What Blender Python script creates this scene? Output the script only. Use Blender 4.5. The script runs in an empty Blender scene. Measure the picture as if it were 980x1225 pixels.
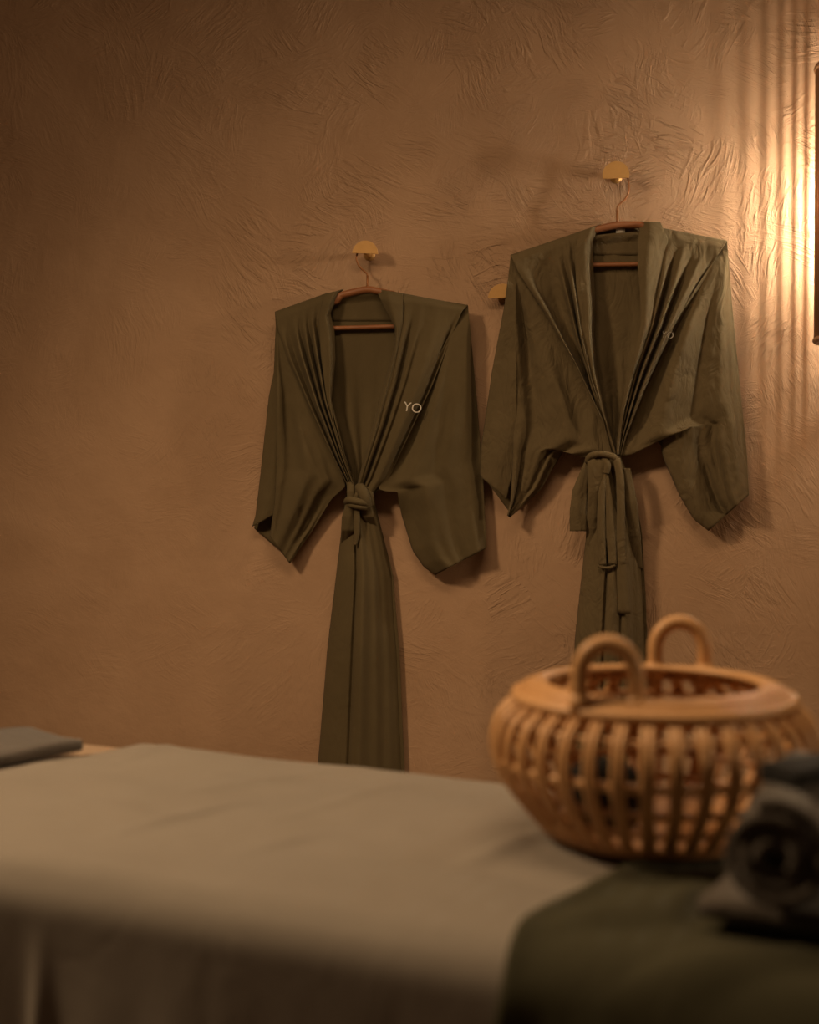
import bpy, bmesh, math, random
import numpy as np
from mathutils import Vector, Matrix
from mathutils.bvhtree import BVHTree

# ------------------------------------------------------------------ camera
sc = bpy.context.scene
col = sc.collection
W, H, F = 980.0, 1225.0, 1500.0
YAW, PITCH, DIST, CZ = math.radians(10.0), math.radians(1.05), 3.0, 1.13
CAM = np.array([DIST*math.sin(YAW), -DIST*math.cos(YAW), CZ])
cam_data = bpy.data.cameras.new('camera'); cam = bpy.data.objects.new('camera', cam_data)
col.objects.link(cam); sc.camera = cam
cam.location = CAM; cam.rotation_euler = (math.pi/2-PITCH, 0, YAW)
cam_data.sensor_fit = 'VERTICAL'; cam_data.sensor_height = 36.0; cam_data.sensor_width = 28.8
cam_data.lens = F/H*36.0
cam_data.dof.use_dof = True; cam_data.dof.focus_distance = 2.95; cam_data.dof.aperture_fstop = 2.4
cam_data.clip_start = 0.05

# ------------------------------------------------------------------ light
world = bpy.data.worlds.new('world'); sc.world = world; world.use_nodes = True
bg = world.node_tree.nodes['Background']; bg.inputs[0].default_value = (1.0, .60, .34, 1); bg.inputs[1].default_value = .045

d = bpy.data.lights.new('ceiling_downlight', 'SPOT'); d.energy = 120; d.color = (1.0, .705, .41)
d.spot_size = math.radians(144); d.spot_blend = 1.0; d.shadow_soft_size = .16
o = bpy.data.objects.new('ceiling_downlight', d); col.objects.link(o); o.location = (-1.09, -1.74, 2.34)
o.rotation_euler = (Vector((.16, -1.60, .31))-o.location).to_track_quat('-Z', 'Y').to_euler()
d = bpy.data.lights.new('overhead_fill', 'AREA'); d.shape = 'RECTANGLE'; d.size = 1.2; d.size_y = .4; d.energy = 12.5; d.color = (1.0, .69, .40)  # broad soft fill added overhead to lift the shadows on the wall
o = bpy.data.objects.new('overhead_fill', d); col.objects.link(o); o.location = (.30, -1.50, 2.60)
d = bpy.data.lights.new('side_lamp_light', 'POINT'); d.energy = 230; d.shadow_soft_size = .12; d.color = (1, .70, .40)
o = bpy.data.objects.new('side_lamp_light', d); col.objects.link(o); o.location = (6.0, -1.60, 1.95)

sc.view_settings.view_transform = 'Standard'; sc.view_settings.look = 'None'
sc.view_settings.gamma = 1; sc.view_settings.use_curve_mapping = False
sc.view_settings.exposure = 0.0
try: sc.cycles.use_denoising = True
except Exception: pass

# ------------------------------------------------------------------ pixel rays
R3 = np.array(cam.rotation_euler.to_matrix())
def rays(px, py):
    px = np.asarray(px, float); py = np.asarray(py, float)
    l = np.stack([(px-W/2)/F, -(py-H/2)/F, -np.ones_like(px)], -1)
    return l @ R3.T
def wallpt(px, py, d):                      # a point d metres in front of the back wall (wall is y = 0)
    r = rays(px, py); t = (-np.asarray(d)-CAM[1])/r[..., 1]
    return CAM + r*t[..., None]
def tablept(px, py, z):
    r = rays(px, py); t = (z-CAM[2])/r[..., 2]
    return CAM + r*t[..., None]
def W3(px, py, d): return Vector(wallpt(np.array(px), np.array(py), np.array(d)))
def T3(px, py, z): return Vector(tablept(np.array(px), np.array(py), np.array(z)))

# ------------------------------------------------------------------ noise / helpers
def vn(x, y, seed=0):
    xi = np.floor(x).astype(np.int64); yi = np.floor(y).astype(np.int64)
    fx = x-xi; fy = y-yi; fx = fx*fx*(3-2*fx); fy = fy*fy*(3-2*fy)
    def h(a, b):
        n = (a*374761393 + b*668265263 + seed*974634777) & 0xffffffff
        n = ((n ^ (n >> 13))*1274126177) & 0xffffffff
        return ((n ^ (n >> 16)) & 0xffff)/32767.5-1
    return (h(xi, yi)*(1-fx)+h(xi+1, yi)*fx)*(1-fy)+(h(xi, yi+1)*(1-fx)+h(xi+1, yi+1)*fx)*fy
def fbm(x, y, seed=0, oct=3):
    s = 0; a = 1.0
    for k in range(oct):
        s = s+a*vn(x*2**k, y*2**k, seed+k*17); a *= .5
    return s
def sm(x, a=0., b=1.):
    t = np.clip((x-a)/(b-a), 0, 1); return t*t*(3-2*t)
def rg(u, c, w): return np.exp(-((u-c)/w)**2)
def resample(pts, n, smooth=.012):
    p = np.array(pts, float); s = np.r_[0, np.cumsum(np.linalg.norm(np.diff(p, axis=0), axis=1))]; s /= s[-1]
    m = 400; t = np.linspace(0, 1, m); q = np.stack([np.interp(t, s, p[:, k]) for k in range(p.shape[1])], 1)
    k = max(1, int(smooth*m)); ker = np.hanning(2*k+3)[1:-1]; ker /= ker.sum()
    pad = len(ker)//2
    out = np.empty_like(q)
    for j in range(q.shape[1]):
        a = np.r_[2*q[0, j]-q[pad:0:-1, j], q[:, j], 2*q[-1, j]-q[-2:-pad-2:-1, j]]
        out[:, j] = np.convolve(a, ker, 'valid')
    return np.stack([np.interp(np.linspace(0, 1, n), t, out[:, k]) for k in range(p.shape[1])], 1)

def mesh_obj(name, verts, faces, mat, parent=None, smooth=True, thick=0, offset=0, bevel=0):
    me = bpy.data.meshes.new(name)
    me.from_pydata([tuple(map(float, v)) for v in verts], [], [tuple(f) for f in faces])
    me.validate(); me.update()
    ob = bpy.data.objects.new(name, me); col.objects.link(ob)
    if mat: me.materials.append(mat)
    if smooth: me.polygons.foreach_set('use_smooth', [True]*len(me.polygons))
    if parent is not None:
        ob.parent = parent; ob.matrix_parent_inverse = par_inv(parent)
    if thick:
        m = ob.modifiers.new('thickness', 'SOLIDIFY'); m.thickness = thick; m.offset = offset
    if bevel:
        m = ob.modifiers.new('bevel', 'BEVEL'); m.width = bevel; m.segments = 3; m.limit_method = 'ANGLE'
    return ob
def par_inv(p):
    m = Matrix.Translation(p.location) @ p.rotation_euler.to_matrix().to_4x4()
    if p.parent: m = par_world(p)
    return m.inverted()
def par_world(p):
    m = Matrix.Translation(p.location) @ p.rotation_euler.to_matrix().to_4x4()
    return m if not p.parent else (par_world(p.parent) @ p.matrix_parent_inverse @ m)
def thing(name, label, cat, loc=(0, 0, 0), group=None):
    o = bpy.data.objects.new(name, None); col.objects.link(o); o.location = loc; o.empty_display_size = .05
    tag(o, label, cat, group); return o
def tag(o, label, cat, group=None):
    o['label'] = label; o['category'] = cat
    if group: o['group'] = group
    return o
def struct(o): o['kind'] = 'structure'; return o

def grid_faces(nv, nu, off=0, flip=False, wrap=False):
    f = []
    for j in range(nv-1):
        for i in range(nu if wrap else nu-1):
            i2 = (i+1) % nu
            a = (off+j*nu+i, off+j*nu+i2, off+(j+1)*nu+i2, off+(j+1)*nu+i)
            f.append(a[::-1] if flip else a)
    return f
def px_grid(L, R, nu, nv, dfun, warp=None, smooth=.012):
    l = resample(L, nv, smooth); r = resample(R, nv, smooth)
    u = np.linspace(0, 1, nu)[None, :, None]
    P = l[:, None, :]*(1-u)+r[:, None, :]*u
    U, V = np.meshgrid(np.linspace(0, 1, nu), np.linspace(0, 1, nv))
    X, Y = P[..., 0], P[..., 1]
    if warp: X, Y = warp(X, Y, U, V)
    return wallpt(X, Y, np.maximum(dfun(U, V, X, Y), .010))
def sheets(name, grids, mat, parent, thick=.0014):
    vs = []; fs = []
    for g in grids:
        nv, nu, _ = g.shape; fs += grid_faces(nv, nu, len(vs)); vs += list(g.reshape(-1, 3))
    return mesh_obj(name, vs, fs, mat, parent, thick=thick)
def tube_geo(path, rad, seg=10, closed=False, flat=None):
    P = [Vector(p) for p in path]; n = len(P)
    rad = [rad]*n if not hasattr(rad, '__len__') else list(rad)
    vs = []; up = None
    for i in range(n):
        a = P[(i-1) % n] if (closed or i > 0) else P[i]; b = P[(i+1) % n] if (closed or i < n-1) else P[i]
        t = (b-a).normalized()
        if up is None:
            up = t.cross(Vector((0, 0, 1)) if abs(t.z) < .9 else Vector((0, 1, 0))).normalized()
        up = (up-t*up.dot(t)).normalized(); sd = t.cross(up)
        for k in range(seg):
            an = 2*math.pi*k/seg
            vs.append(P[i]+(up*math.cos(an)+sd*math.sin(an)*(flat or 1))*rad[i])
    fs = grid_faces(n, seg, 0, wrap=True)
    if closed:
        for k in range(seg):
            k2 = (k+1) % seg; fs.append(((n-1)*seg+k, (n-1)*seg+k2, k2, k))
    else:
        fs.append(tuple(range(seg))[::-1]); fs.append(tuple((n-1)*seg+k for k in range(seg)))
    return vs, fs
def merge(parts):
    vs = []; fs = []
    for v, f in parts:
        o = len(vs); vs += list(v); fs += [tuple(i+o for i in q) for q in f]
    return vs, fs
def tube(name, path, rad, mat, parent=None, seg=10, closed=False, flat=None):
    v, f = tube_geo(path, rad, seg, closed, flat); return mesh_obj(name, v, f, mat, parent)
def box_geo(x0, x1, y0, y1, z0, z1):
    v = [(x, y, z) for z in (z0, z1) for y in (y0, y1) for x in (x0, x1)]
    return v, [(0, 2, 3, 1), (4, 5, 7, 6), (0, 1, 5, 4), (2, 6, 7, 3), (0, 4, 6, 2), (1, 3, 7, 5)]
def cat_path(pts, n):
    p = np.array(pts, float); m = len(p); q = np.vstack([2*p[0]-p[1], p, 2*p[-1]-p[-2]]); out = []
    for t in np.linspace(0, m-1, n):
        i = min(int(t), m-2); f = t-i; a, b, c, e = q[i], q[i+1], q[i+2], q[i+3]
        out.append(.5*((2*b)+(-a+c)*f+(2*a-5*b+4*c-e)*f*f+(-a+3*b-3*c+e)*f**3))
    return np.array(out)

# ------------------------------------------------------------------ materials
class N:
    def __init__(s, name):
        s.m = bpy.data.materials.new(name); s.m.use_nodes = True; s.t = s.m.node_tree
        s.b = s.t.nodes['Principled BSDF']
    def n(s, ty, **kw):
        nd = s.t.nodes.new(ty)
        for k, v in kw.items():
            if k in nd.inputs: nd.inputs[k].default_value = v
            else: setattr(nd, k, v)
        return nd
    def l(s, a, b): s.t.links.new(a, b)
    def coords(s): return s.n('ShaderNodeTexCoord').outputs['Object']
def ramp_mix(k, fac, a, b):
    mx = k.n('ShaderNodeMix', data_type='RGBA'); k.l(fac, mx.inputs[0])
    mx.inputs[6].default_value = (*a, 1); mx.inputs[7].default_value = (*b, 1); return mx.outputs[2]
def maprange(k, v, a, b, c=0., e=1.):
    mr = k.n('ShaderNodeMapRange'); k.l(v, mr.inputs[0])
    for i, x in enumerate((a, b, c, e)): mr.inputs[i+1].default_value = x
    return mr.outputs[0]
def mathn(k, op, a, b=None):
    nd = k.n('ShaderNodeMath', operation=op)
    for i, x in enumerate((a, b)):
        if x is None: continue
        if isinstance(x, (int, float)): nd.inputs[i].default_value = x
        else: k.l(x, nd.inputs[i])
    return nd.outputs[0]

def mat_simple(name, a, b, rough=.6, scale=20, stretch=(1, 1, 1), metal=0, bump=0, bscale=None, spec=.5, sheen=0):
    k = N(name); c = k.coords(); mp = k.n('ShaderNodeMapping'); mp.inputs['Scale'].default_value = stretch
    k.l(c, mp.inputs[0])
    nz = k.n('ShaderNodeTexNoise', Scale=scale, Detail=5.0, Roughness=.6); k.l(mp.outputs[0], nz.inputs['Vector'])
    k.l(ramp_mix(k, maprange(k, nz.outputs[0], .3, .7), a, b), k.b.inputs['Base Color'])
    k.b.inputs['Roughness'].default_value = rough; k.b.inputs['Metallic'].default_value = metal
    k.b.inputs['Specular IOR Level'].default_value = spec
    if sheen: k.b.inputs['Sheen Weight'].default_value = sheen
    if bump:
        n2 = k.n('ShaderNodeTexNoise', Scale=bscale or scale*3, Detail=4.0); k.l(mp.outputs[0], n2.inputs['Vector'])
        bp = k.n('ShaderNodeBump', Strength=bump, Distance=.002); k.l(n2.outputs[0], bp.inputs['Height']); k.l(bp.outputs[0], k.b.inputs['Normal'])
    return k.m
def mat_fabric(name, a, b, crinkle=.3, cscale=14, weave=700, sheen=.03, rough=.85):
    k = N(name); c = k.coords()
    nz = k.n('ShaderNodeTexNoise', Scale=6.0, Detail=6.0, Roughness=.6); k.l(c, nz.inputs['Vector'])
    k.l(ramp_mix(k, maprange(k, nz.outputs[0], .3, .7), a, b), k.b.inputs['Base Color'])
    k.b.inputs['Roughness'].default_value = rough; k.b.inputs['Specular IOR Level'].default_value = .2
    k.b.inputs['Sheen Weight'].default_value = sheen; k.b.inputs['Sheen Roughness'].default_value = .5
    mp = k.n('ShaderNodeMapping'); mp.inputs['Scale'].default_value = (1, 1, .55); k.l(c, mp.inputs[0])
    cr = k.n('ShaderNodeTexNoise', Scale=cscale, Detail=3.0, Roughness=.55, Distortion=.8); k.l(mp.outputs[0], cr.inputs['Vector'])
    rid = mathn(k, 'ABSOLUTE', mathn(k, 'SUBTRACT', cr.outputs[0], .5))
    b1 = k.n('ShaderNodeBump', Strength=crinkle, Distance=.012); k.l(rid, b1.inputs['Height'])
    wv = k.n('ShaderNodeTexNoise', Scale=float(weave), Detail=1.0); k.l(c, wv.inputs['Vector'])
    b2 = k.n('ShaderNodeBump', Strength=.25, Distance=.0006); k.l(wv.outputs[0], b2.inputs['Height']); k.l(b1.outputs[0], b2.inputs['Normal'])
    k.l(b2.outputs[0], k.b.inputs['Normal'])
    return k.m
def mat_plaster():
    k = N('plaster'); c = k.coords()
    # colour: mottled warm clay
    n1 = k.n('ShaderNodeTexNoise', Scale=2.2, Detail=6.0, Roughness=.62, Distortion=.4); k.l(c, n1.inputs['Vector'])
    base = ramp_mix(k, maprange(k, n1.outputs[0], .32, .68), (.43, .262, .155), (.53, .335, .208))
    k.l(base, k.b.inputs['Base Color']); k.b.inputs['Roughness'].default_value = .78
    k.b.inputs['Specular IOR Level'].default_value = .25
    # trowel strokes: every patch has its own stroke direction
    def strokes(cell, along, across, seed, lo, hi):
        off = k.n('ShaderNodeVectorMath', operation='ADD'); off.inputs[1].default_value = (seed, 0, seed*.7); k.l(c, off.inputs[0])
        wob = k.n('ShaderNodeTexNoise', Scale=3.0, Detail=2.0); k.l(off.outputs[0], wob.inputs['Vector'])
        ws = k.n('ShaderNodeVectorMath', operation='MULTIPLY_ADD'); ws.inputs[1].default_value = (.16, .16, .16); k.l(wob.outputs['Color'], ws.inputs[0]); k.l(off.outputs[0], ws.inputs[2])
        vo = k.n('ShaderNodeTexVoronoi', Scale=cell); k.l(ws.outputs[0], vo.inputs['Vector'])
        sepc = k.n('ShaderNodeSeparateColor'); k.l(vo.outputs['Color'], sepc.inputs[0])
        an = mathn(k, 'MULTIPLY', sepc.outputs[0], 3.1)
        rt = k.n('ShaderNodeVectorRotate', rotation_type='AXIS_ANGLE'); rt.inputs['Axis'].default_value = (0, 1, 0)
        k.l(ws.outputs[0], rt.inputs['Vector']); k.l(vo.outputs['Position'], rt.inputs['Center']); k.l(an, rt.inputs['Angle'])
        mp = k.n('ShaderNodeMapping'); mp.inputs['Scale'].default_value = (along, 30, across); k.l(rt.outputs[0], mp.inputs[0])
        nz = k.n('ShaderNodeTexNoise', Scale=1.0, Detail=3.0, Roughness=.55, Distortion=.6); k.l(mp.outputs[0], nz.inputs['Vector'])
        h = maprange(k, nz.outputs[0], lo, hi)
        pres = maprange(k, sepc.outputs[1], .25, .7, .1, 1)
        edge = maprange(k, vo.outputs['Distance'], .25, .75, 1, .15)
        return mathn(k, 'MULTIPLY', mathn(k, 'MULTIPLY', h, pres), edge)
    s1 = strokes(7.0, 14, 75, 0.0, .46, .62)
    s2 = strokes(10.0, 22, 120, 5.3, .47, .64)
    s3 = strokes(4.5, 9, 45, 11.1, .52, .66)
    s4 = strokes(13.0, 34, 190, 17.7, .47, .62)
    tot = mathn(k, 'ADD', mathn(k, 'ADD', s1, mathn(k, 'MULTIPLY', s2, .8)), mathn(k, 'ADD', mathn(k, 'MULTIPLY', s3, .9), mathn(k, 'MULTIPLY', s4, .35)))
    # where the trowel left the strokes rougher (the plaster is smoother in places)
    zone = k.n('ShaderNodeTexNoise', Scale=1.4, Detail=2.0); k.l(c, zone.inputs['Vector'])
    tot = mathn(k, 'MULTIPLY', tot, maprange(k, zone.outputs[0], .35, .65, .45, 1.0))
    sx = k.n('ShaderNodeSeparateXYZ'); k.l(c, sx.inputs[0])
    tot = mathn(k, 'MULTIPLY', tot, maprange(k, sx.outputs[0], -.7, .45, .25, 1.0))      # the wall was worked rougher towards the lamp
    tot = mathn(k, 'MULTIPLY', tot, maprange(k, sx.outputs[2], 1.0, 1.6, .40, 1.0))
    und = k.n('ShaderNodeTexNoise', Scale=9.0, Detail=3.0); k.l(c, und.inputs['Vector'])
    fine = k.n('ShaderNodeTexNoise', Scale=160.0, Detail=4.0); k.l(c, fine.inputs['Vector'])
    hh = mathn(k, 'ADD', mathn(k, 'ADD', tot, mathn(k, 'MULTIPLY', und.outputs[0], 1.1)), mathn(k, 'MULTIPLY', fine.outputs[0], .10))
    bp = k.n('ShaderNodeBump', Strength=1.0, Distance=.0042); k.l(hh, bp.inputs['Height']); k.l(bp.outputs[0], k.b.inputs['Normal'])
    return k.m

M = dict(
    plaster=mat_plaster(),
    robe=mat_fabric('olive_cotton', (.103, .076, .036), (.130, .096, .047), .28, 12),
    robe2=mat_fabric('olive_linen', (.120, .087, .043), (.158, .115, .058), .9, 20),
    sheet=mat_fabric('taupe_sheet', (.235, .200, .164), (.26, .222, .182), .25, 7),
    drape=mat_fabric('dark_olive_drape', (.040, .036, .017), (.055, .048, .024), .3, 9),
    towel=mat_fabric('charcoal_towel', (.052, .041, .031), (.080, .061, .044), .5, 60, 260, .3),
    towel2=mat_fabric('grey_brown_cloth', (.080, .066, .056), (.105, .086, .072), .3, 40, 400, .25),
    black=mat_fabric('black_cloth', (.014, .013, .012), (.022, .02, .018), .3, 20),
    brass=mat_simple('brass', (.52, .29, .095), (.58, .33, .115), .5, 60, (1, 1, 1), .45),
    wire=mat_simple('copper_wire', (.30, .12, .04), (.36, .15, .05), .45, 60, (1, 1, 1), .4),
    hanger=mat_simple('reddish_wood', (.26, .095, .035), (.36, .14, .055), .45, 14, (1, 1, 12), 0, .2),
    walnut=mat_simple('walnut', (.24, .115, .048), (.33, .165, .07), .5, 10, (8, 8, 1), 0, .2),
    cane=mat_simple('cane', (.52, .27, .105), (.62, .34, .145), .45, 16, (1, 1, 3), 0, .25),
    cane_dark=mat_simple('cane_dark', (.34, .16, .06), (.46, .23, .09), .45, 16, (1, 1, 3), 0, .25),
    vinyl=mat_simple('tan_vinyl', (.36, .25, .165), (.39, .27, .18), .5, 40, (1, 1, 1), 0, .15),
    wood=mat_simple('beech', (.40, .25, .13), (.48, .31, .17), .5, 8, (8, 8, 1), 0, .1),
    floor=mat_simple('floor_wood', (.10, .06, .035), (.15, .09, .055), .5, 4, (1, 10, 1), 0, .15),
    thread_dark=mat_simple('dark_thread', (.30, .24, .17), (.34, .27, .19), .7, 200, (1, 1, 1), 0, .3),  # darker tone of the monogram thread, for the creased robe
    thread=mat_simple('white_thread', (.70, .63, .52), (.78, .70, .58), .7, 200, (1, 1, 1), 0, .3),
)
kb = N('lit_bulb'); kb.b.inputs['Base Color'].default_value = (1, .8, .5, 1)
kb.b.inputs['Emission Color'].default_value = (1, .87, .66, 1); kb.b.inputs['Emission Strength'].default_value = 1080
M['bulb'] = kb.m

# ------------------------------------------------------------------ the room
def plane(name, pts, mat): return struct(mesh_obj(name, pts, [(0, 1, 2, 3)], mat, smooth=False))
def slab(name, b, mat): v, f = box_geo(*b); return struct(mesh_obj(name, v, f, mat, smooth=False))
slab('wall_back', (-3.4, 3.4, 0, .12, 0, 3.0), M['plaster'])
slab('floor', (-3.4, 3.4, -4.2, .12, -.1, 0), M['floor'])

# ------------------------------------------------------------------ massage table and its sheet
TZ = .750
A_ = tablept(np.array(180), np.array(888), np.array(TZ)); B_ = tablept(np.array(600), np.array(932), np.array(TZ))
ax = (B_-A_)/np.linalg.norm(B_-A_); nrm = np.array([ax[1], -ax[0], 0.])     # along the table, and across it towards the room
def st(px, py, z=TZ):
    q = tablept(np.array(px), np.array(py), np.array(z))-A_; return float(q@ax), float(q@nrm)
WID = np.mean([st(100, 1078, TZ-.02)[1], st(400, 1129, TZ-.02)[1]])
def tp(s, t, z): return A_+np.multiply.outer(np.asarray(s), ax)+np.multiply.outer(np.asarray(t), nrm)+np.multiply.outer(np.asarray(z)-TZ, np.array([0, 0, 1.]))
def hang_s(px, py):
    r = rays(np.array(px, float), np.array(py, float)); k = float((WID-(CAM-A_)@nrm)/(r@nrm)); q = CAM+r*k-A_; return float(q@ax)
print('table width', WID, 'left', st(180, 888), st(0, 922), st(35, 878), 'right', st(980, 1100), 'axis', ax, 'A', A_)

S_L = st(60, 877)[0]-.20; S_R = S_L+1.95
table = thing('massage_table', 'massage table with bare tan padded end beside folded cloth', 'table', tuple(tp((S_L+S_R)/2, WID/2, 0)))
# padded top with rounded corners
def round_rect(s0, s1, t0, t1, r, n=8):
    out = []
    for cs, ct, a0 in ((s1-r, t1-r, 0), (s0+r, t1-r, 90), (s0+r, t0+r, 180), (s1-r, t0+r, 270)):
        for k in range(n+1):
            a = math.radians(a0+90*k/n); out.append((cs+r*math.cos(a), ct+r*math.sin(a)))
    return out
rows = []
for inset, z in ((.03, TZ-.085), (.008, TZ-.078), (0, TZ-.06), (0, TZ-.03), (.006, TZ-.014), (.02, TZ-.006), (.05, TZ-.004)):
    rows.append([tp(s, t, z) for s, t in round_rect(S_L+inset, S_R-inset, inset+.010, WID-.010-inset, .12-inset)])
nn = len(rows[0]); vs = [v for r in rows for v in r]; fs = grid_faces(len(rows), nn, wrap=True)
fs.append(tuple(range(nn))[::-1]); fs.append(tuple((len(rows)-1)*nn+i for i in range(nn)))
mesh_obj('padded_top', vs, fs, M['vinyl'], table)
for s in (S_L+.22, S_R-.22):
    for t in (.09, WID-.09):
        v, f = box_geo(-.025, .025, -.025, .025, 0, TZ-.082); q = tp(s, t, 0)
        mesh_obj('leg', [np.array(a)+q for a in v], f, M['wood'], table, smooth=False, bevel=.004)
v = [tp(s, t, z) for z in (TZ-.16, TZ-.088) for s, t in ((S_L+.2, .08), (S_R-.2, .08), (S_R-.2, WID-.08), (S_L+.2, WID-.08))]
mesh_obj('frame', v, [(3, 2, 1, 0), (4, 5, 6, 7), (0, 1, 5, 4), (1, 2, 6, 5), (2, 3, 7, 6), (3, 0, 4, 7)], M['wood'], table, smooth=False, bevel=.004)

# profile across the table: parameter q in metres of cloth, 0 at the far bottom hem
RAD = .045
def profile(q, drop_far, lift):
    """distance along the cloth -> (t, z, blend: 0 top .. 1 hanging, side)"""
    q = np.asarray(q, float); r = RAD+lift; arc = r*math.pi/2; flat = WID-2*RAD
    t = np.empty_like(q); z = np.empty_like(q)
    a = q < drop_far; t[a] = -lift; z[a] = TZ-RAD-(drop_far-q[a])
    b = (q >= drop_far) & (q < drop_far+arc); th = (q[b]-drop_far)/r; t[b] = RAD-r*np.cos(th); z[b] = TZ-RAD+r*np.sin(th)
    c = (q >= drop_far+arc) & (q < drop_far+arc+flat); t[c] = RAD+(q[c]-drop_far-arc); z[c] = TZ+lift
    e = (q >= drop_far+arc+flat) & (q < drop_far+2*arc+flat); th = (q[e]-drop_far-arc-flat)/r; t[e] = WID-RAD+r*np.sin(th); z[e] = TZ-RAD+r*np.cos(th)
    g = q >= drop_far+2*arc+flat; t[g] = WID+lift; z[g] = TZ-RAD-(q[g]-drop_far-2*arc-flat)
    return t, z
def q_of_t(t, drop_far, lift): return drop_far+(RAD+lift)*math.pi/2+(np.asarray(t)-RAD)
# sheet
DF = .30; DN = .50; QT = DF+2*RAD*math.pi/2+(WID-2*RAD)+DN
sl0, sl1 = st(198, 890)[0], st(0, 922)[0]; tl1 = st(0, 922)[1]
NQ, NS = 200, 240
q = np.linspace(0, QT, NQ); t, z = profile(q, DF, .002)
Tq = np.repeat(t[:, None], NS, 1); Zq = np.repeat(z[:, None], NS, 1); Qq = np.repeat(q[:, None], NS, 1)
left = sl0+(sl1-sl0)*np.clip(Tq/tl1, 0, 1.6); Sq = left+(S_R+.02-left)*np.linspace(0, 1, NS)[None]
near = sm(Zq, TZ-.03, TZ-.30)*(Tq > WID/2); top = (Zq > TZ-.012)
fold = (.012*np.sin(Sq*17+1.2*np.sin(Sq*5))+.008*vn(Sq*22, Sq*0+2, 3)+.030*rg(Sq, hang_s(50, 1150), .011))*near
Tq = Tq+fold
w = fbm(Sq*3.2+Tq*2.0, Tq*9-Sq*3.0, 5, 3)
wr = .0030*w*top
for (x0, y0, x1, y1, a, wd) in ((150, 1003, 285, 966, .007, .012), (300, 1025, 380, 1005, .006, .012), (130, 918, 200, 898, .005, .012), (400, 1030, 640, 1075, .006, .014), (330, 985, 470, 945, .004, .012), (560, 1040, 650, 1000, .008, .014), (230, 950, 420, 925, .004, .014)):
    p0 = np.array(st(x0, y0)); p1 = np.array(st(x1, y1)); dd = (p1-p0)/np.linalg.norm(p1-p0); Ln = np.linalg.norm(p1-p0)
    al = (Sq-p0[0])*dd[0]+(Tq-p0[1])*dd[1]; ac = -(Sq-p0[0])*dd[1]+(Tq-p0[1])*dd[0]
    wr = wr+a*np.exp(-(ac/wd)**2)*sm(al, -.05, .06)*(1-sm(al, Ln-.06, Ln+.05))*top
Zq = Zq+np.maximum(wr, -.0015)+.0015
g = tp(Sq, Tq, Zq)
sheet = sheets('table_sheet', [g], M['sheet'], None, .0015)
tag(sheet, 'taupe cotton sheet draped over the massage table, hanging down its side', 'sheet')

# dark olive drape over the near side
bpx = [(598, 1225), (601, 1150), (606, 1124), (625, 1109), (670, 1084), (735, 1051), (800, 1015)]
bs = [st(x, y, TZ+.006) for x, y in bpx[3:]]
LIFT = .005
NQ2, NS2 = 130, 130
q0 = q_of_t(bs[-1][1], 0, LIFT); qe = q_of_t(WID, 0, LIFT)+.45
q = np.linspace(q0, qe, NQ2); t, z = profile(q, 0, LIFT)
tt = np.array([b[1] for b in bs][::-1]); ss = np.array([b[0] for b in bs][::-1])
s_hang = hang_s(603, 1150)
tt = np.r_[tt, WID]; ss = np.r_[ss, s_hang]
left = np.interp(t, tt, ss); left = np.where(z < TZ-.04, s_hang-.004, left)
kk = np.hanning(9); kk /= kk.sum(); left = np.convolve(np.r_[[left[0]]*4, left, [left[-1]]*4], kk, 'valid')
U = np.linspace(0, 1, NS2)[None]; Sd = left[:, None]+(S_R+.012-left[:, None])*U; Td = np.repeat(t[:, None], NS2, 1); Zd = np.repeat(z[:, None], NS2, 1)
hang = sm(Zd, TZ-.01, TZ-.12); topd = 1-sm(Zd, TZ+.0, TZ-.05)
dist = Sd-left[:, None]
Td = Td+hang*(.018+.020*np.sin(Sd*34+(TZ-Zd)*9+2*vn(Sd*6, Zd*4, 2))+.008*vn(Sd*30, Zd*3, 9))
dg = np.maximum(0, np.sin((Sd*.8+Td*1.0)*40+1.5*vn(Sd*8, Td*8, 7)))
bsk = np.array(st(780, 1004)); flatm = sm(np.hypot(Sd-bsk[0], Td-bsk[1]), .115, .16)
twl = np.array(st(838, 1092, TZ+.022)); flatm = flatm*(1-(1-sm(twl[0]-Sd, 0, .03))*(1-sm(Td-twl[1], 0, .03)))
Zd = Zd+flatm*topd*(.010*dg*sm(dist, .0, .05)+.003*(1+vn(Sd*14, Td*14, 3)))+.001
# raised rolled edge along the free side
Zd = Zd+topd*.006*np.exp(-(dist/.012)**2)
drape = sheets('draped_cloth', [tp(Sd, Td, Zd)], M['drape'], None, .002)
tag(drape, 'dark olive cloth spread over the table corner under the rolled towel', 'cloth')

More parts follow.
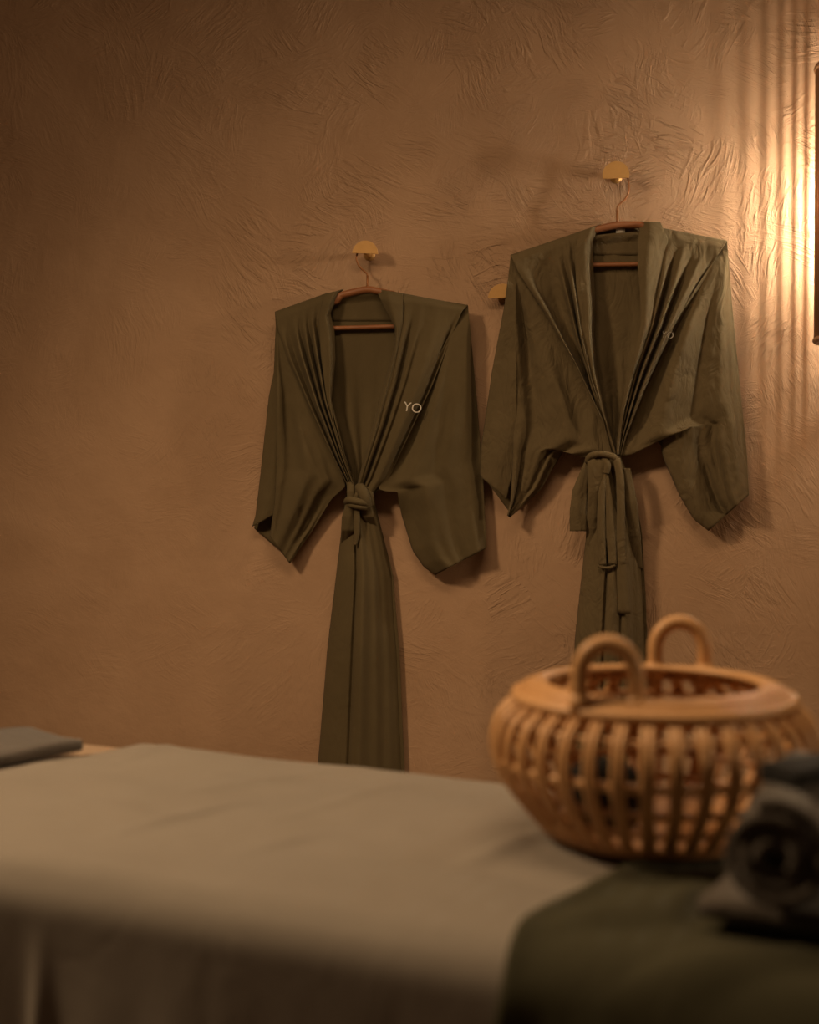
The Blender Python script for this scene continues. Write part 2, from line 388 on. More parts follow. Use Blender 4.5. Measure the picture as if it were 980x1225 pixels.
# ------------------------------------------------------------------ wall hooks
HOOKG = 'half-disc brass wall hooks'
def wall_hook(cx, cy, rpx, drop, depth, tilt, label):
    """cx, cy: centre of the disc; the flat edge lies drop*r below the centre"""
    c = W3(cx, cy, depth); r = (W3(cx+rpx, cy, depth)-c).length
    root = thing('wall_hook', label, 'wall hook', (c.x, 0, c.z), HOOKG)
    a0 = math.asin(drop); pts = []
    for k in range(33):
        a = -a0+(math.pi+2*a0)*k/32; pts.append((r*math.cos(a), r*math.sin(a)))
    ct, s_t = math.cos(tilt), math.sin(tilt)
    vs = []
    for y in (-depth-.0015, -depth+.0015):
        for x, zz in pts: vs.append((c.x+x*ct-zz*s_t, y, c.z+x*s_t+zz*ct))
    n = len(pts); fs = [tuple(range(n)), tuple(range(n, 2*n))[::-1]]+[(i, n+i, n+(i+1) % n, (i+1) % n) for i in range(n)]
    mesh_obj('face_plate', vs, fs, M['brass'], root, smooth=False, bevel=.0006)
    tube('peg', [(c.x, 0.0, c.z+.006), (c.x, -depth+.001, c.z+.006)], .007, M['brass'], root, 16)
    tube('wall_rose', [(c.x, 0.0, c.z+.006), (c.x, -.004, c.z+.006)], .014, M['brass'], root, 20)
    return root, c
hookA, cA = wall_hook(436.8, 303.5, 15.4, .0, .052, math.radians(-4), 'brass half-disc wall hook holding the hanger of the tightly knotted robe')
hookB, cB = wall_hook(737, 209, 16.2, .28, .052, 0, 'brass half-disc wall hook holding the hanger of the loosely bowed robe')
hookC, cC = wall_hook(601, 356.5, 17, .0, .030, 0, 'empty brass half-disc wall hook between the two robes, partly covered by a sleeve')

# ------------------------------------------------------------------ hangers
def hanger(label, arm, bar, stem, hook, dep):
    root = thing('clothes_hanger', label, 'hanger', tuple(W3(*stem[0], dep)), 'wooden hangers on the hooks')
    a = cat_path([(x, y) for x, y in arm], 40); pth = [W3(x, y+min(5, .16*abs(x-stem[0][0]))*(abs(x-stem[0][0]) > 36), dep) for x, y in a]
    n = len(pth); tube('shoulder_bar', pth, [.0045+.004*math.sin(math.pi*i/(n-1))**.5 for i in range(n)], M['hanger'], root, 12)
    b = cat_path(bar, 24); tube('trouser_bar', [W3(x, y, dep) for x, y in b], [.0052*(1+.12*(i % 8 == 0)) for i in range(24)], M['hanger'], root, 12)
    tube('collar_sleeve', [W3(*stem[0], dep), W3(stem[0][0], stem[0][1]-18, dep)], .0028, M['wire'], root, 10)
    h = cat_path(hook, 40); tube('hook_wire', [W3(x, y, dep-.012*sm(np.array(i), 20, 39)) for i, (x, y) in enumerate(h)], .0021, M['wire'], root, 8)
    return root
hanger('reddish wooden hanger with copper hook inside the tightly knotted robe',
       [(336, 380), (370, 365), (404, 354.5), (425, 349), (441, 346.5), (455, 349), (500, 358), (550, 374)],
       [(336, 380), (345, 391), (365, 393), (400, 392.5), (435, 391.5), (470, 390.5), (520, 389), (540, 387), (550, 374)], [(439.7, 348)],
       [(439.7, 347), (439.7, 336), (439.4, 328.5), (436, 324.5), (430, 319), (426.6, 311), (427.2, 304), (431, 298), (437, 295.5), (443, 298), (446, 303)], .040)
hanger('reddish wooden hanger with copper hook inside the creased robe behind the basket',
       [(620, 312), (660, 293), (700, 279), (720, 273), (738, 269.5), (755, 269), (770, 270), (810, 280), (862, 297)],
       [(620, 312), (630, 319), (660, 318), (711, 317), (740, 316.5), (763, 316), (820, 314), (850, 311), (862, 297)], [(738.5, 270)],
       [(738.5, 269), (738.5, 256), (738.8, 248), (742, 243.5), (748, 238), (752.3, 229), (752.3, 218), (749, 208), (742, 201), (734, 201), (729, 206)], .040)

# ------------------------------------------------------------------ robes
def ribbon(name, pts, mat, parent, bulge=.004, nv=40, nu=9, fold=0.0, seed=1):
    """pts: (px, py, half width px, depth)"""
    p = resample(pts, nv, .02); u = np.linspace(-1, 1, nu)
    X = p[:, 0][:, None]+p[:, 2][:, None]*u[None]; Y = np.repeat(p[:, 1][:, None], nu, 1)
    D = p[:, 3][:, None]+bulge*(1-u[None]**2)+fold*vn(u[None]*2.2+7+np.zeros_like(X), Y*.02, seed)
    return wallpt(X, Y, D)

def build_robe(S, label):
    mat = S['mat']; cr = S['crinkle']; sd = S['seed']
    root = thing('kimono_robe', label, 'robe', tuple(W3(*S['base'], .04)), 'olive robes hanging on the wall')
    def wrk(X, Y, a=1.0):
        return cr*a*(.0016*fbm(X*.045, Y*.03, sd, 3)+.0011*np.abs(fbm(X*.12+Y*.05, Y*.09-X*.04, sd+5, 2)))
    # back
    def d_back(U, V, X, Y):
        d = .040-.014*sm(V, 0, .05)+.008*sm(V, .6, 1)
        return d+(.0045*np.sin(U*19+2.5*V)+.003*np.sin(U*41-3*V))*sm(V, .12, .6)+wrk(X, Y, .6)
    def w_back(X, Y, U, V):
        return X, Y-S['neck_rise']*np.sin(np.pi*np.clip(U, 0, 1))**1.2*(1-sm(V, 0, .35))
    sheets('back_panel', [px_grid(S['backL'], S['backR'], 70, 90, d_back, w_back)], mat, root)
    # collar stand behind the neck
    c = S['stand']
    sheets('collar_stand', [px_grid(c[0], c[1], 30, 12, lambda U, V, X, Y: .026+.006*np.sin(np.pi*U)*0+.002*V)], mat, root)
    # front panels with pleats fanning from shoulder to knot
    panels = []
    for key, pl, sgn in (('fl', S['pleats_l'], 1), ('fr', S['pleats_r'], -1)):
        def d_front(U, V, X, Y, pl=pl):
            d = .043+.013*sm(V, 0, .035)+.009*sm(V, .05, .55)-.012*sm(V, .72, 1)
            env = sm(V, .02, .30)*(1-.45*sm(V, .8, 1))
            for c0, w_, a, slope in pl:
                d = d+1.4*a*rg(U, c0+slope*V, w_)*env
            return d+wrk(X, Y)
        g = px_grid(S[key][0], S[key][1], 90, 120, d_front); panels.append(g)
        sheets('front_panel', [g], mat, root)
    # collar bands
    for key, lip in (('cl', 1), ('crr', 0)):
        def d_col(U, V, X, Y, lip=lip):
            inn = U if lip else 1-U                    # 1 at the neck edge
            d = .048+.016*sm(V, .0, .06)+.010*sm(V, .08, .5)-.014*sm(V, .72, 1)
            return d+.006*np.sin(np.pi*np.clip(inn, 0, 1))-(.020 if lip else .012)*sm(inn, .55, 1)*(1-.3*V)+.002*np.sin(inn*9+V*3)*sm(V, .1, .4)+wrk(X, Y, .7)+(0 if lip else S['col_tilt'])*(inn-.35)*sm(V, .02, .15)*(1-.6*sm(V, .5, .9))
        sheets('collar', [px_grid(S[key][0], S[key][1], 26, 120, d_col)], mat, root, .0022)
    # sleeves
    def edge(U, p=.5): return np.clip(4*U*(1-U), 0, 1)**p
    def back_layer(L, Rr, d0=.012):
        return px_grid(L, Rr, 30, 80, lambda U, V, X, Y: d0+.026*(1-sm(V, 0, .12))+.004*np.sin(U*7+V*4)*sm(V, .2, .6))
    # sleeve on the picture's left: outer strip, front part and back
    st_ = S['strip']; fp = S['sl_front']
    def d_strip(U, V, X, Y):
        return .036+S['strip_lift']*sm(V, .02, .15)*(1-.5*V)-.016*(1-edge(U*.5, .6))*sm(V, .05, .4)+.004*np.sin(U*5+V*6)*sm(V, .2, .5)+wrk(X, Y, .8)
    def d_slf(U, V, X, Y):
        d = .038+.018*sm(V, 0, .12)-.014*sm(V, .7, 1)
        d = d+.012*rg(U, .06, .10)*sm(V, .05, .4)
        d = d+.010*np.sin(U*8+V*5+S['ph'])*sm(V, .15, .5)*(1-.6*U)
        d = d-.022*rg(U, 1.0, .28)*sm(V, .60, .80)*(1-.5*sm(V, .85, 1))
        for c0, w_, a, v0, v1 in S['sl_folds']:
            d = d+1.5*a*rg(U, c0, w_)*sm(V, v0, v0+.25)*(1-sm(V, v1, v1+.2))
        return d+wrk(X, Y)
    bl = (st_[0], fp[1])
    sheets('sleeve', [px_grid(st_[0], st_[1], 30, 100, d_strip), px_grid(fp[0], fp[1], 70, 120, d_slf), back_layer(S['sl_back'][0], S['sl_back'][1])], mat, root)
    # sleeve on the picture's right: a flattened tube
    rp = S['sr_front']
    def d_srf(U, V, X, Y):
        d = .040+.016*sm(V, 0, .12)+.004*V
        d = d-.030*(1-edge(U*.5, .45))*sm(V, .70, .80)-.034*sm(U, .80, 1.0)**1.5*sm(V, .03, .25)
        d = d+.007*np.sin(U*9+V*4+S['ph']*1.7)*sm(V, .15, .5)
        for c0, w_, a, v0, v1 in S['sr_folds']:
            d = d+1.5*a*rg(U, c0, w_)*sm(V, v0, v0+.25)*(1-sm(V, v1, v1+.2))
        return d+wrk(X, Y)
    sheets('sleeve', [px_grid(rp[0], rp[1], 80, 130, d_srf), back_layer(S['sr_back'][0], S['sr_back'][1])], mat, root)
    # skirt: closed tube with pleats on the front
    sk = S['skirt']
    def d_skf(U, V, X, Y):
        e = edge(U, .5)
        d = .018+e*(.030+.022*sm(V, 0, .5))
        for c0, w_, a, slope in S['skirt_pleats']:
            d = d+a*rg(U, c0+slope*V, w_)*e*(.5+.5*sm(V, .05, .5))
        k = S['slit']; d = d-.010*rg(U, k-.012, .022)*sm(V, .06, .12)+.006*sm(U, k-.1, k-.015)*(1-sm(U, k-.015, k))*sm(V, .1, .3)
        d = d-.026*sm(U, .54, .90)*sm(V, .05, .4)
        return d+wrk(X, Y, .7)
    sheets('skirt', [px_grid(sk[0], sk[1], 110, 150, d_skf), px_grid(sk[0], sk[1], 30, 80, lambda U, V, X, Y: .018-.006*edge(U)+.003*np.sin(U*12))], mat, root)
    # belt
    belt = sheets('belt', [ribbon('r', r[0], mat, root, r[1], seed=i+sd, fold=r[2]) for i, r in enumerate(S['ribbons'])], mat, root, .003)
    for pth, rad in S['wraps']:
        tube('belt_knot', [W3(*p) for p in cat_path(pth, 20)], rad, mat, belt, 12)
    return root, panels

def on_panel(g, px, py):
    nv, nu, _ = g.shape
    bv = BVHTree.FromPolygons([tuple(v) for v in g.reshape(-1, 3)], grid_faces(nv, nu))
    loc, nor, _, _ = bv.ray_cast(Vector(CAM), Vector(rays(px, py)).normalized())
    if nor.dot(Vector(CAM)-loc) < 0: nor = -nor
    return loc, nor
def monogram(txt, g, px, py, hpx, roll, parent, mat='thread'):
    loc, nor = on_panel(g, px, py)
    cu = bpy.data.curves.new('monogram_curve', 'FONT'); cu.body = txt; cu.align_x = 'CENTER'; cu.align_y = 'CENTER'
    cu.size = hpx/510*1.38; cu.extrude = .0005; cu.offset = -.0002
    tmp = bpy.data.objects.new('tmp', cu); col.objects.link(tmp); bpy.context.view_layer.update()
    me = bpy.data.meshes.new_from_object(tmp.evaluated_get(bpy.context.evaluated_depsgraph_get())); me.name = 'monogram'
    bpy.data.objects.remove(tmp); bpy.data.curves.remove(cu)
    z = (nor.normalized()+Vector((0, -1.6, 0))).normalized(); x = Vector((1, 0, 0)); x = (x-z*x.dot(z)).normalized(); y = z.cross(x)
    Mt = Matrix((x, y, z)).transposed() @ Matrix.Rotation(roll, 3, 'Z')
    vs = [loc+z*.0034+Mt @ v.co for v in me.vertices]; fs = [tuple(p.vertices) for p in me.polygons]
    bpy.data.meshes.remove(me)
    ob = mesh_obj('monogram', vs, fs, M[mat], parent, smooth=False); ob['label'] = 'pale embroidered letters on the chest'

A = dict(col_tilt=.006, mat=M['robe'], crinkle=.55, seed=3, base=(430, 985), neck_rise=22, ph=.4,
    backL=[(331, 375), (336, 420), (372, 500), (406, 560), (416, 592)], backR=[(558, 367), (542, 420), (500, 500), (464, 560), (446, 592)],
    stand=([(402, 352), (397, 372), (398, 384)], [(452, 347), (460, 365), (470, 384)]),
    fl=([(329, 373), (333, 395), (345, 430), (373, 493), (400, 550), (414, 577), (419, 592)], [(393, 350), (388, 381), (390, 423), (396, 477), (413, 545), (424, 578), (428, 592)]),
    fr=([(478, 351), (479, 385), (466, 455), (452, 509), (437, 555), (429, 580), (428, 592)], [(560, 365), (553, 372), (536, 413), (517, 461), (487, 525), (464, 575), (448, 590)]),
    cl=([(388, 352), (382, 381), (384, 423), (391, 477), (410, 545), (420, 575), (424, 588)], [(411, 346), (403, 356), (395, 375), (400, 397), (401, 429), (396, 480), (399, 505), (411, 545), (422, 575), (427, 588)]),
    crr=([(449, 345), (459, 365), (473, 392), (473, 413), (463, 448), (449, 499), (438, 540), (429, 574), (427, 588)], [(482, 351), (482, 385), (470, 455), (456, 509), (443, 550), (433, 578), (430, 588)]),
    pleats_l=[(.06, .05, .007, .0), (.20, .05, -.005, 0), (.34, .06, .013, .02), (.44, .04, -.006, .02), (.54, .05, .012, .03), (.64, .035, -.007, .03), (.73, .045, .013, .03), (.82, .03, -.008, .02), (.92, .04, .008, .02)],
    pleats_r=[(.10, .07, .010, 0.), (.22, .04, -.006, .0), (.34, .06, .007, .0), (.66, .18, .012, .0), (.95, .05, -.014, -.02)],
    strip=([(329, 373), (330, 391), (328, 445), (322, 474), (312, 566), (306, 617), (302, 630)], [(331, 378), (332, 400), (334, 450), (334, 560), (334, 600), (333, 613)]),
    strip_lift=.012,
    sl_front=([(330, 378), (331, 400), (331, 500), (331, 560), (329, 600), (323, 642)], [(333, 380), (350, 430), (378, 493), (405, 555), (414, 582), (397, 597), (373, 636), (358, 657), (347, 674.5)]),
    sl_back=([(331, 376), (330, 445), (324, 474), (314, 566), (304, 632)], [(345, 372), (380, 493), (410, 575), (397, 597), (373, 636), (349, 670)]),
    sl_folds=[(.45, .10, .006, .3, .8), (.72, .07, .005, .45, .85), (.93, .03, .006, .70, .95)],
    sr_front=([(556, 366), (525, 425), (503, 480), (475, 545), (452, 585), (462, 588), (476, 588), (477, 600), (481, 617), (494, 659), (507, 678), (521, 688)], [(560, 365), (570, 474), (578, 566), (581, 630), (582, 655)]),
    sr_back=([(548, 370), (503, 480), (470, 560), (479, 605), (496, 655), (530, 683)], [(558, 369), (568, 474), (577, 566), (580, 630), (580, 657)]),
    sr_folds=[(.12, .10, -.010, .05, .45), (.30, .10, .009, .15, .9), (.55, .09, -.007, .25, 1.2), (.35, .09, -.012, .72, .9)],
    skirt=([(415, 590), (412, 608), (404.5, 671), (392, 776), (381, 910), (374, 990)], [(445, 590), (452, 617), (470, 687), (478, 783), (484, 920), (488, 990)]),
    skirt_pleats=[(.22, .15, .007, 0), (.47, .09, .022, -.02), (.68, .05, .006, 0), (.84, .05, .006, 0)], slit=.36,
    ribbons=[([(419.5, 577, 4, .062), (420, 588, 4.5, .074), (420, 600, 4, .074)], .004, 0),
             ([(429, 584, 4, .066), (427, 592, 4, .072), (425, 600, 3.5, .072)], .004, 0),
             ([(420, 602, 5, .070), (416.5, 618, 7, .067), (416, 634, 7.5, .060), (415, 652, 7, .024)], .004, .002),
             ([(427, 604, 2.5, .072), (427, 620, 3.5, .072), (427, 640, 3, .070), (425, 652, 1.5, .068)], .003, 0),
             ([(437, 604, 7, .066), (440, 618, 8, .058), (443, 634, 9, .024)], .006, .002)],
    wraps=[([(415, 600, .060), (418, 598, .080), (428, 600, .086), (438, 602, .076), (442, 603, .05)], .0085),
           ([(417, 605, .060), (421, 604, .078), (430, 606, .082), (439, 607, .070), (442, 607, .05)], .0075),
           ([(430, 583, .060), (434, 588, .074), (437, 596, .076), (439, 606, .066)], .013),
           ([(440, 585, .050), (442, 594, .060), (443, 604, .055)], .011)])
B = dict(col_tilt=.034, mat=M['robe2'], crinkle=1.15, seed=31, base=(732, 920), neck_rise=20, ph=1.9,
    backL=[(613, 307), (620, 350), (660, 420), (710, 510), (722, 545)], backR=[(868, 290), (850, 350), (810, 420), (762, 510), (745, 545)],
    stand=([(714, 270), (710, 288), (710, 305)], [(770, 266), (766, 285), (764, 305)]),
    fl=([(611, 305), (620, 325), (652, 375), (689, 437), (722, 505), (732, 545)], [(697, 276), (692, 300), (695, 340), (700, 400), (710, 455), (728, 512), (739, 545)]),
    fr=([(794, 273), (793, 285), (788, 330), (777, 390), (759, 445), (748, 492), (741, 530), (738, 545)], [(870, 288), (864, 297), (836, 342), (808, 392), (772, 468), (751, 520), (744, 545)]),
    cl=([(694, 277), (688, 300), (690, 350), (696, 410), (705, 455), (721, 508), (735, 544)], [(719, 268), (709, 287), (710, 327), (712, 360), (711, 400), (714, 440), (722, 480), (731, 515), (739, 544)]),
    crr=([(767, 265), (763, 290), (763, 320), (766, 349), (767, 386), (760, 422), (751, 452), (744, 485), (738, 529), (737, 544)], [(790, 266), (799, 285), (794, 327), (784, 386), (769, 430), (758, 460), (749, 492), (743, 529), (741, 544)]),
    pleats_l=[(.07, .07, .016, 0), (.42, .20, -.014, 0), (.66, .05, .014, .0), (.75, .03, -.008, 0), (.83, .045, .016, .0), (.91, .03, -.008, 0)],
    pleats_r=[(.12, .06, .010, 0.), (.27, .05, -.010, .0), (.40, .07, .013, .0), (.58, .06, -.009, .0), (.76, .08, .012, .0), (.97, .05, -.013, 0)],
    strip=([(611, 305), (609.6, 320), (604, 364), (589, 444), (576, 533), (575, 570)], [(614, 310), (617, 330), (618, 450), (618, 547), (606, 597)]),
    strip_lift=.030,
    sl_front=([(613, 310), (615, 330), (614, 450), (614, 547), (611, 600), (607, 617)], [(615, 312), (655, 378), (692, 440), (725, 508), (735, 545), (701, 548), (684, 539), (673, 539), (648, 585), (610, 619)]),
    sl_back=([(613, 309), (605, 364), (590, 444), (578, 533), (577, 568)], [(630, 305), (690, 440), (715, 530), (676, 537), (648, 583), (609, 612)]),
    sl_folds=[(.22, .10, -.014, .05, .9), (.55, .10, .010, .25, .75), (.80, .08, .008, .4, .8)],
    sr_front=([(868, 289), (832, 345), (800, 395), (766, 470), (748, 522), (742, 546), (758, 543), (780, 529), (797, 511), (793, 526), (791, 537), (795, 551), (813, 592), (830, 621), (848, 635)], [(870, 288), (876, 364), (885, 459), (894, 547), (896, 592)]),
    sr_back=([(850, 300), (800, 395), (760, 500), (793, 535), (813, 590), (850, 631)], [(868, 292), (875, 364), (884, 459), (892, 547), (894, 592)]),
    sr_folds=[(.16, .08, -.012, .05, .45), (.35, .10, .010, .10, .6), (.62, .07, -.008, .10, .8), (.45, .06, -.010, .65, .95), (.7, .06, .008, .6, 1.2)],
    skirt=([(704, 545), (702, 600), (702, 637), (697, 682), (689, 755), (684, 830), (678, 925)], [(742, 545), (758, 585), (768, 637), (772.6, 716), (776, 800), (782, 925)]),
    skirt_pleats=[(.08, .05, .006, 0), (.26, .09, .008, 0), (.50, .07, .008, -.02), (.72, .06, .010, 0), (.88, .05, .006, 0), (.62, .03, -.008, 0)], slit=.40,
    ribbons=[([(703, 552, 3, .062), (694, 587, 9, .060), (692, 612, 10, .058), (692, 635.5, 10, .056)], .004, .002),
             ([(714, 545, 11, .072), (714, 556, 11, .080), (713, 585, 9, .076), (711, 620, 8.5, .058), (709, 650, 8, .038), (707, 680, 8, .018)], .005, .003),
             ([(724, 566, 2, .078), (720, 590, 4, .080), (719, 630, 4.5, .080), (721, 676, 4, .080)], .003, 0),
             ([(726, 568, 2, .076), (729, 600, 4, .078), (731, 640, 5, .078), (733, 675, 4.5, .078)], .003, 0),
             ([(738, 548, 4, .078), (742, 570, 4.5, .080), (743, 610, 4.5, .078), (743, 660, 5, .074), (745, 700, 6.5, .070), (747, 734, 7.5, .068)], .004, 0),
             ([(748, 560, 6, .062), (755, 600, 7, .062), (758, 640, 8, .044), (760, 680, 9, .016)], .005, .002)],
    wraps=[([(703, 552, .064), (706, 546, .078), (716, 543, .084), (726, 544, .082), (735, 547, .078), (740, 553, .070)], .0075),
           ([(716, 676.5, .079), (721, 679, .081), (729, 679, .080), (736, 676, .078)], .0032),
           ([(722, 548, .074), (727, 556, .080), (725, 566, .078)], .008)])
robeA, pa = build_robe(A, 'olive robe tied with a tight knot, pale monogram, on the hanger farther from the lamp')
robeB, pb = build_robe(B, 'creased olive robe tied in a loose bow, hanging beside the lamp behind the basket')
monogram('YO', pa[1], 493.5, 488, 11.5, math.radians(-10), robeA)
monogram('YO', pb[1], 798, 401, 8, math.radians(-8), robeB, 'thread_dark')
tg = sheets('size_tag', [px_grid([(737, 273), (737, 279)], [(748, 273), (748, 278)], 4, 4, lambda U, V, X, Y: .034+0*U)], M['thread'], robeB, .0006)
tg['label'] = 'small white size tag in the collar'

# ------------------------------------------------------------------ wall lamp
LZ = W3(976, 252, .09).z; LX = W3(976.5, 252, .155).x+.125; LD = .155; LR = .125
LH = (W3(980, 90, .09).z-W3(980, 415, .09).z)
lamp = thing('wall_lamp', 'tall wall lamp of vertical dark wooden reeds glowing at the wall', 'lamp', (LX, 0, LZ-LH/2))
v, f = box_geo(LX-.03, LX+.03, -.014, 0, LZ-LH/2+.02, LZ+LH/2-.02); mesh_obj('back_plate', v, f, M['walnut'], lamp, smooth=False, bevel=.003)
for zz in (LZ-LH/2+.006, LZ+LH/2-.006):
    ring = [(LX+LR*math.sin(a), -LD-LR*math.cos(a)*.86, zz) for a in np.linspace(0, 2*math.pi, 48, endpoint=False)]
    tube('hoop', ring, .006, M['walnut'], lamp, 8, closed=True)
    v, f = box_geo(LX-.012, LX+.012, -LD, -.010, zz-.004, zz+.004); mesh_obj('bracket', v, f, M['walnut'], lamp, smooth=False)
slat_me = None
for a in np.radians(np.arange(-145, 145.1, 5.2)):
    if slat_me is None:
        v, f = tube_geo([(0, 0, -LH/2), (0, 0, LH/2)], .0030, 8, flat=.8); so = mesh_obj('slat', v, f, M['walnut'], None); slat_me = so.data
        o = so
    else:
        o = bpy.data.objects.new('slat', slat_me); col.objects.link(o)
    o.parent = lamp; o.location = Vector((LX+LR*math.sin(a), -LD-LR*.86*math.cos(a), LZ))-Vector(lamp.location); o.rotation_euler = (0, 0, a)
hold = tube('bulb_holder', [(LX, -LD, LZ-.13), (LX, -LD, LZ-.075)], .014, M['brass'], lamp, 16)
tube('holder_arm', [(LX, -LD, LZ-.11), (LX, -.012, LZ-.11)], .006, M['brass'], lamp, 10)
tube('bulb', [(LX, -LD, LZ-.075+.15*k/8) for k in range(9)], [.0055, .007, .0075, .0075, .0075, .0075, .0075, .006, .002], M['bulb'], lamp, 12)

# ------------------------------------------------------------------ basket
BS, BT = st(780, 1004); BC = Vector(tp(BS, BT, TZ+.010))
vd = Vector((BC.x-CAM[0], BC.y-CAM[1], 0)); dcam = vd.length
fw = vd.normalized(); rt = Vector((fw.y, -fw.x, 0))
mpx = dcam/F*1.01                                     # metres per pixel at the basket: its sizes below are read off the photograph
rmax, rrim, rin, rbase, HB = 186*mpx, 157*mpx, 126*mpx, 122*mpx, 168*mpx
print('basket dist', dcam, 'rmax', rmax, 'height', HB, 'WID', WID)
prof = [(rbase, .05), (rbase*1.10, .09), (rmax*.84, .24), (rmax*.945, .40), (rmax*.997, .57), (rmax*.985, .73), (rmax*.93, .84), (rrim*.98, .92), (rrim*.90, .96)]
basket = thing('cane_basket', 'round open cane basket with two arched handles on the table', 'basket', tuple(BC))
cp = cat_path([(r, z*HB) for r, z in prof], 22)
NR = 38; rib_me = None
for i in range(NR):
    a = 2*math.pi*i/NR+.04
    if rib_me is None:
        vs = []; fs = []
        for off in (-3.7*mpx, 3.7*mpx):
            v, f = tube_geo([(r, off, z) for r, z in cp], 4.1*mpx, 8); vs, fs = merge([(vs, fs), (v, f)])
        o = mesh_obj('rib', vs, fs, M['cane'], None); rib_me = o.data
    else:
        o = bpy.data.objects.new('rib', rib_me); col.objects.link(o)
    o.parent = basket; o.rotation_euler = (0, 0, a)
def ring(r, z, n=96): return [(BC.x+r*math.cos(a), BC.y+r*math.sin(a), BC.z+z) for a in np.linspace(0, 2*math.pi, n, endpoint=False)]
def rat(z): return float(np.interp(z, cp[:, 1], cp[:, 0]))
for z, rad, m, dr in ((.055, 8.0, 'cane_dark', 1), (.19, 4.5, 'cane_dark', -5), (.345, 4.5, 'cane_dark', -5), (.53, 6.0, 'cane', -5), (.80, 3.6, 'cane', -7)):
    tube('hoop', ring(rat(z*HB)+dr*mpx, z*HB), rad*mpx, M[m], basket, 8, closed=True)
rim = []
for k in range(7):                                    # rim: a wide band of canes sloping outwards
    f_ = k/6; r = rin+(rrim-rin)*f_*1.05; z = HB*(1.02-.075*f_**1.5+.02*math.sin(math.pi*f_))
    rim.append(tube_geo(ring(r, z), (4.0, 4, 4, 4, 4, 4.4, 6.2)[k]*mpx, 8, closed=True))
v, f = merge(rim); mesh_obj('rim', v, f, M['cane'], basket)
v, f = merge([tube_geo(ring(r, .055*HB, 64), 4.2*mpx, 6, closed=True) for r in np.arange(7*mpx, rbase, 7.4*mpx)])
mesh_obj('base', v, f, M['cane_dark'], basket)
def handle(sx, sy, wpx, hpx):
    c = BC+rt*sx+fw*sy; dirv = (rt*sx+fw*sy).normalized(); tan = rt.copy()
    w = wpx*mpx/2; h = hpx*mpx; pts = []
    for k in range(9): pts.append((-1, k/8*.60))
    for k in range(1, 16): a = math.pi*k/16; pts.append((-math.cos(a), .60+.40*math.sin(a)))
    for k in range(9): pts.append((1, .60-k/8*.60))
    z0 = HB*.86
    hd = tube('handle', [c+tan*(x*w)+Vector((0, 0, z0+(h+HB*.14)*y_)) for x, y_ in pts], 9.2*mpx, M['cane'], basket, 12)
    for s_ in (-1, 1):
        p0 = c+tan*(s_*w)+Vector((0, 0, HB*.95)); tube('binding', [p0, p0+Vector((0, 0, HB*.11))], 11.4*mpx, M['cane'], hd, 12)
rh = (rin+rrim)/2
handle(-47*mpx, -math.sqrt(rh**2-(47*mpx)**2), 60, 66)
handle(34*mpx, math.sqrt(rh**2-(34*mpx)**2), 61, 62)
# things in the basket
def pouch(name, label, cx, cy, sx, sy, sz, rot, mat):
    nu, nv = 28, 16; vs = []
    for j in range(nv):
        ph = math.pi*(j+.5)/nv-math.pi/2
        for i in range(nu):
            th = 2*math.pi*i/nu; e = .45
            cx_ = math.copysign(abs(math.cos(th))**e, math.cos(th)); sy_ = math.copysign(abs(math.sin(th))**e, math.sin(th))
            cz = math.cos(ph)**.35; x = sx*cx_*cz; y = sy*sy_*cz; zz = sz*(math.copysign(abs(math.sin(ph))**.7, math.sin(ph))+1)
            zz *= 1-.12*(x/sx)**2
            X = x*math.cos(rot)-y*math.sin(rot); Y = x*math.sin(rot)+y*math.cos(rot)
            vs.append(BC+rt*(cx+X)+fw*(cy+Y)+Vector((0, 0, HB*.055+5*mpx+zz)))
    fs = grid_faces(nv, nu, wrap=True); fs.append(tuple(range(nu))[::-1]); fs.append(tuple((nv-1)*nu+i for i in range(nu)))
    return tag(mesh_obj(name, vs, fs, mat), label, 'pouch')
pouch('black_pouch', 'small black pouch lying inside the cane basket', -.050, -.045, .038, .025, .036, .3, M['black'])

# ------------------------------------------------------------------ towels
def folded(name, label, cat, corners, z0, thick, layers, mat, sag=.002, nb=26, seed=1):
    """corners: far-left, far-right, near-right, near-left (world xy); the cloth is folded back and forth across the first edge"""
    P = [np.array(c[:2]) for c in corners]; vs = []; fs = []
    gap = thick/layers; prof = []                  # zigzag profile in (f along 0..1, z)
    ln = np.linalg.norm((P[3]-P[0])); 
    for k in range(layers):
        fr = np.linspace(0, 1, 16); fr = fr if k % 2 == 0 else fr[::-1]
        for x in fr: prof.append((x, z0+gap*(k+.5)))
        if k < layers-1:
            e = 1 if k % 2 == 0 else 0
            for a in np.linspace(-80, 80, 6):
                prof.append((e+(1 if e else -1)*gap/2/ln*math.cos(math.radians(a)), z0+gap*(k+1)+gap/2*math.sin(math.radians(a))))
    prof = np.array(prof); nu = nb
    for x, z in prof:
        for u in np.linspace(0, 1, nu):
            p = (P[0]*(1-u)+P[1]*u)*(1-x)+(P[3]*(1-u)+P[2]*u)*x
            lev = (z-z0)/thick; zz = z+sag*lev*float(fbm(np.array(u*3.), np.array(x*3.), seed, 2))-gap*.3*lev*(abs(2*u-1)**6)
            zz = max(zz, z0+gap*.45)
            vs.append((p[0], p[1], zz))
    fs = grid_faces(len(prof), nu)
    o = mesh_obj(name, vs, fs, mat, None, thick=gap*.80)
    return tag(o, label, cat)
tz = TZ+.008
cn = [T3(-95, 884, tz+.012), T3(35, 874, tz+.012), T3(96, 899, tz), T3(-40, 925, tz)]
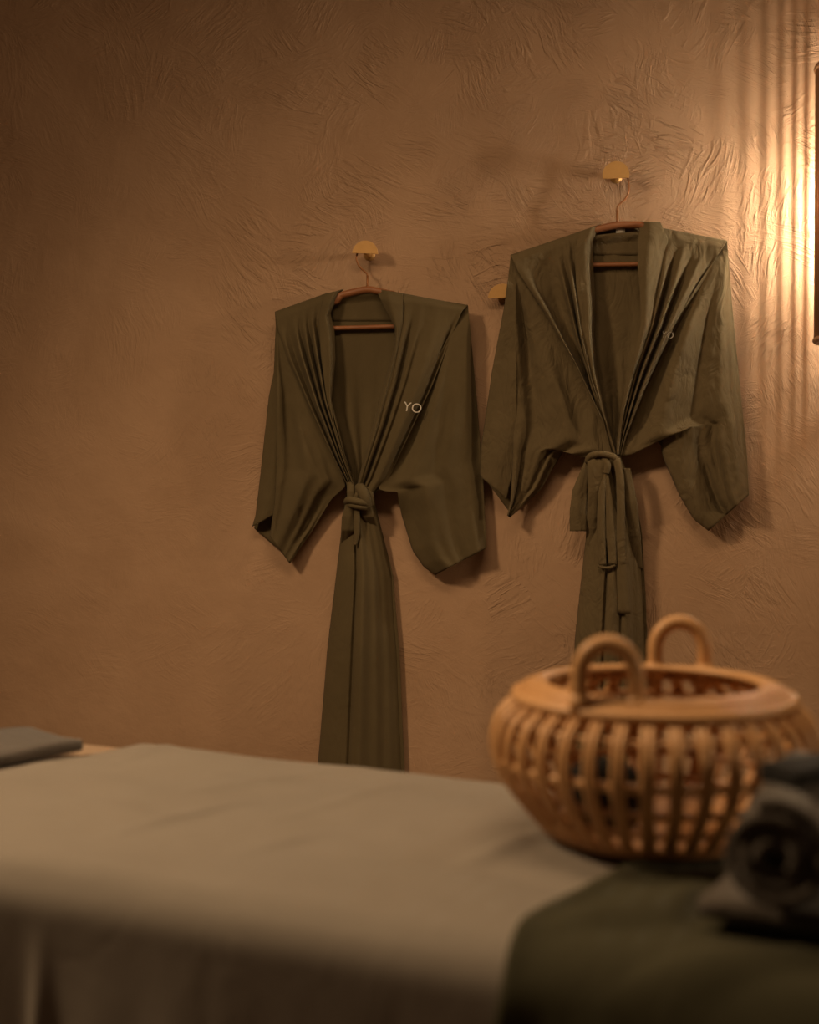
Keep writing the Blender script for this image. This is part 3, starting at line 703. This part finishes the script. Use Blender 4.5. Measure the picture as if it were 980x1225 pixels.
folded('folded_cloth', 'dark grey folded cloth lying on the tan bare table end', 'cloth', [tuple(c) for c in cn], tz, .020, 2, M['towel2'], seed=4)
# folded towel under the roll
zt = TZ+.022
rs, rt_ = st(838, 1092, zt)
P0 = lambda s, t: tuple(tp(s, t, zt))
RS, RT = rs, rt_
fd = folded('folded_towel', 'charcoal folded towel lying flat under the towel roll', 'towel', [P0(RS+.015, RT-.17), P0(RS+.27, RT-.17), P0(RS+.26, RT), P0(RS, RT)], zt-.004, .020, 2, M['towel'], seed=9)
# rolled towel: spiral swept along its axis
zr = zt+.017
RR = .048
ce = T3(925, 1026, zr+RR)                                # centre of the near end
axd = Vector((math.sin(math.radians(14)), math.cos(math.radians(14)), 0)); sdv = Vector((axd.y, -axd.x, 0))
turns = 3.3; vs = []; ns = 150; nl = 14; Lr = .20; r0 = .007; gp = (RR-r0)/turns
for i in range(ns):
    a = 2*math.pi*turns*i/(ns-1); r = r0+(RR-.006-r0)*i/(ns-1)
    sq = 1-.05*max(0, -math.sin(a))
    for k in range(nl):
        f_ = k/(nl-1); wob = .003*math.sin(a*1.7)*(1-f_)+.002*float(vn(np.array(a), np.array(f_*3), 4))
        p = ce+axd*(Lr*f_+wob)+sdv*(r*math.cos(a))+Vector((0, 0, r*math.sin(a)*sq))
        vs.append(p)
roll = mesh_obj('rolled_towel', vs, grid_faces(ns, nl), M['towel'], None, thick=gp*.78, offset=0)
tag(roll, 'charcoal towel rolled into a spiral beside the cane basket', 'towel')
# black folded cloth on the roll
zk = zr+2*RR-.003
kc = T3(948, 933, zk+.008); kd = T3(1016, 915, zk+.012)
e1 = Vector((kd.x-kc.x, kd.y-kc.y, 0)); e1 = e1.normalized(); e2 = Vector((-e1.y, e1.x, 0))
kc = Vector((kc.x, kc.y, 0))
folded('black_band', 'narrow black folded band lying across the rolled towel', 'band', [tuple(kc+e2*.035), tuple(kc+e1*.16+e2*.035), tuple(kc+e1*.16), tuple(kc)], zk, .018, 2, M['black'], seed=2)
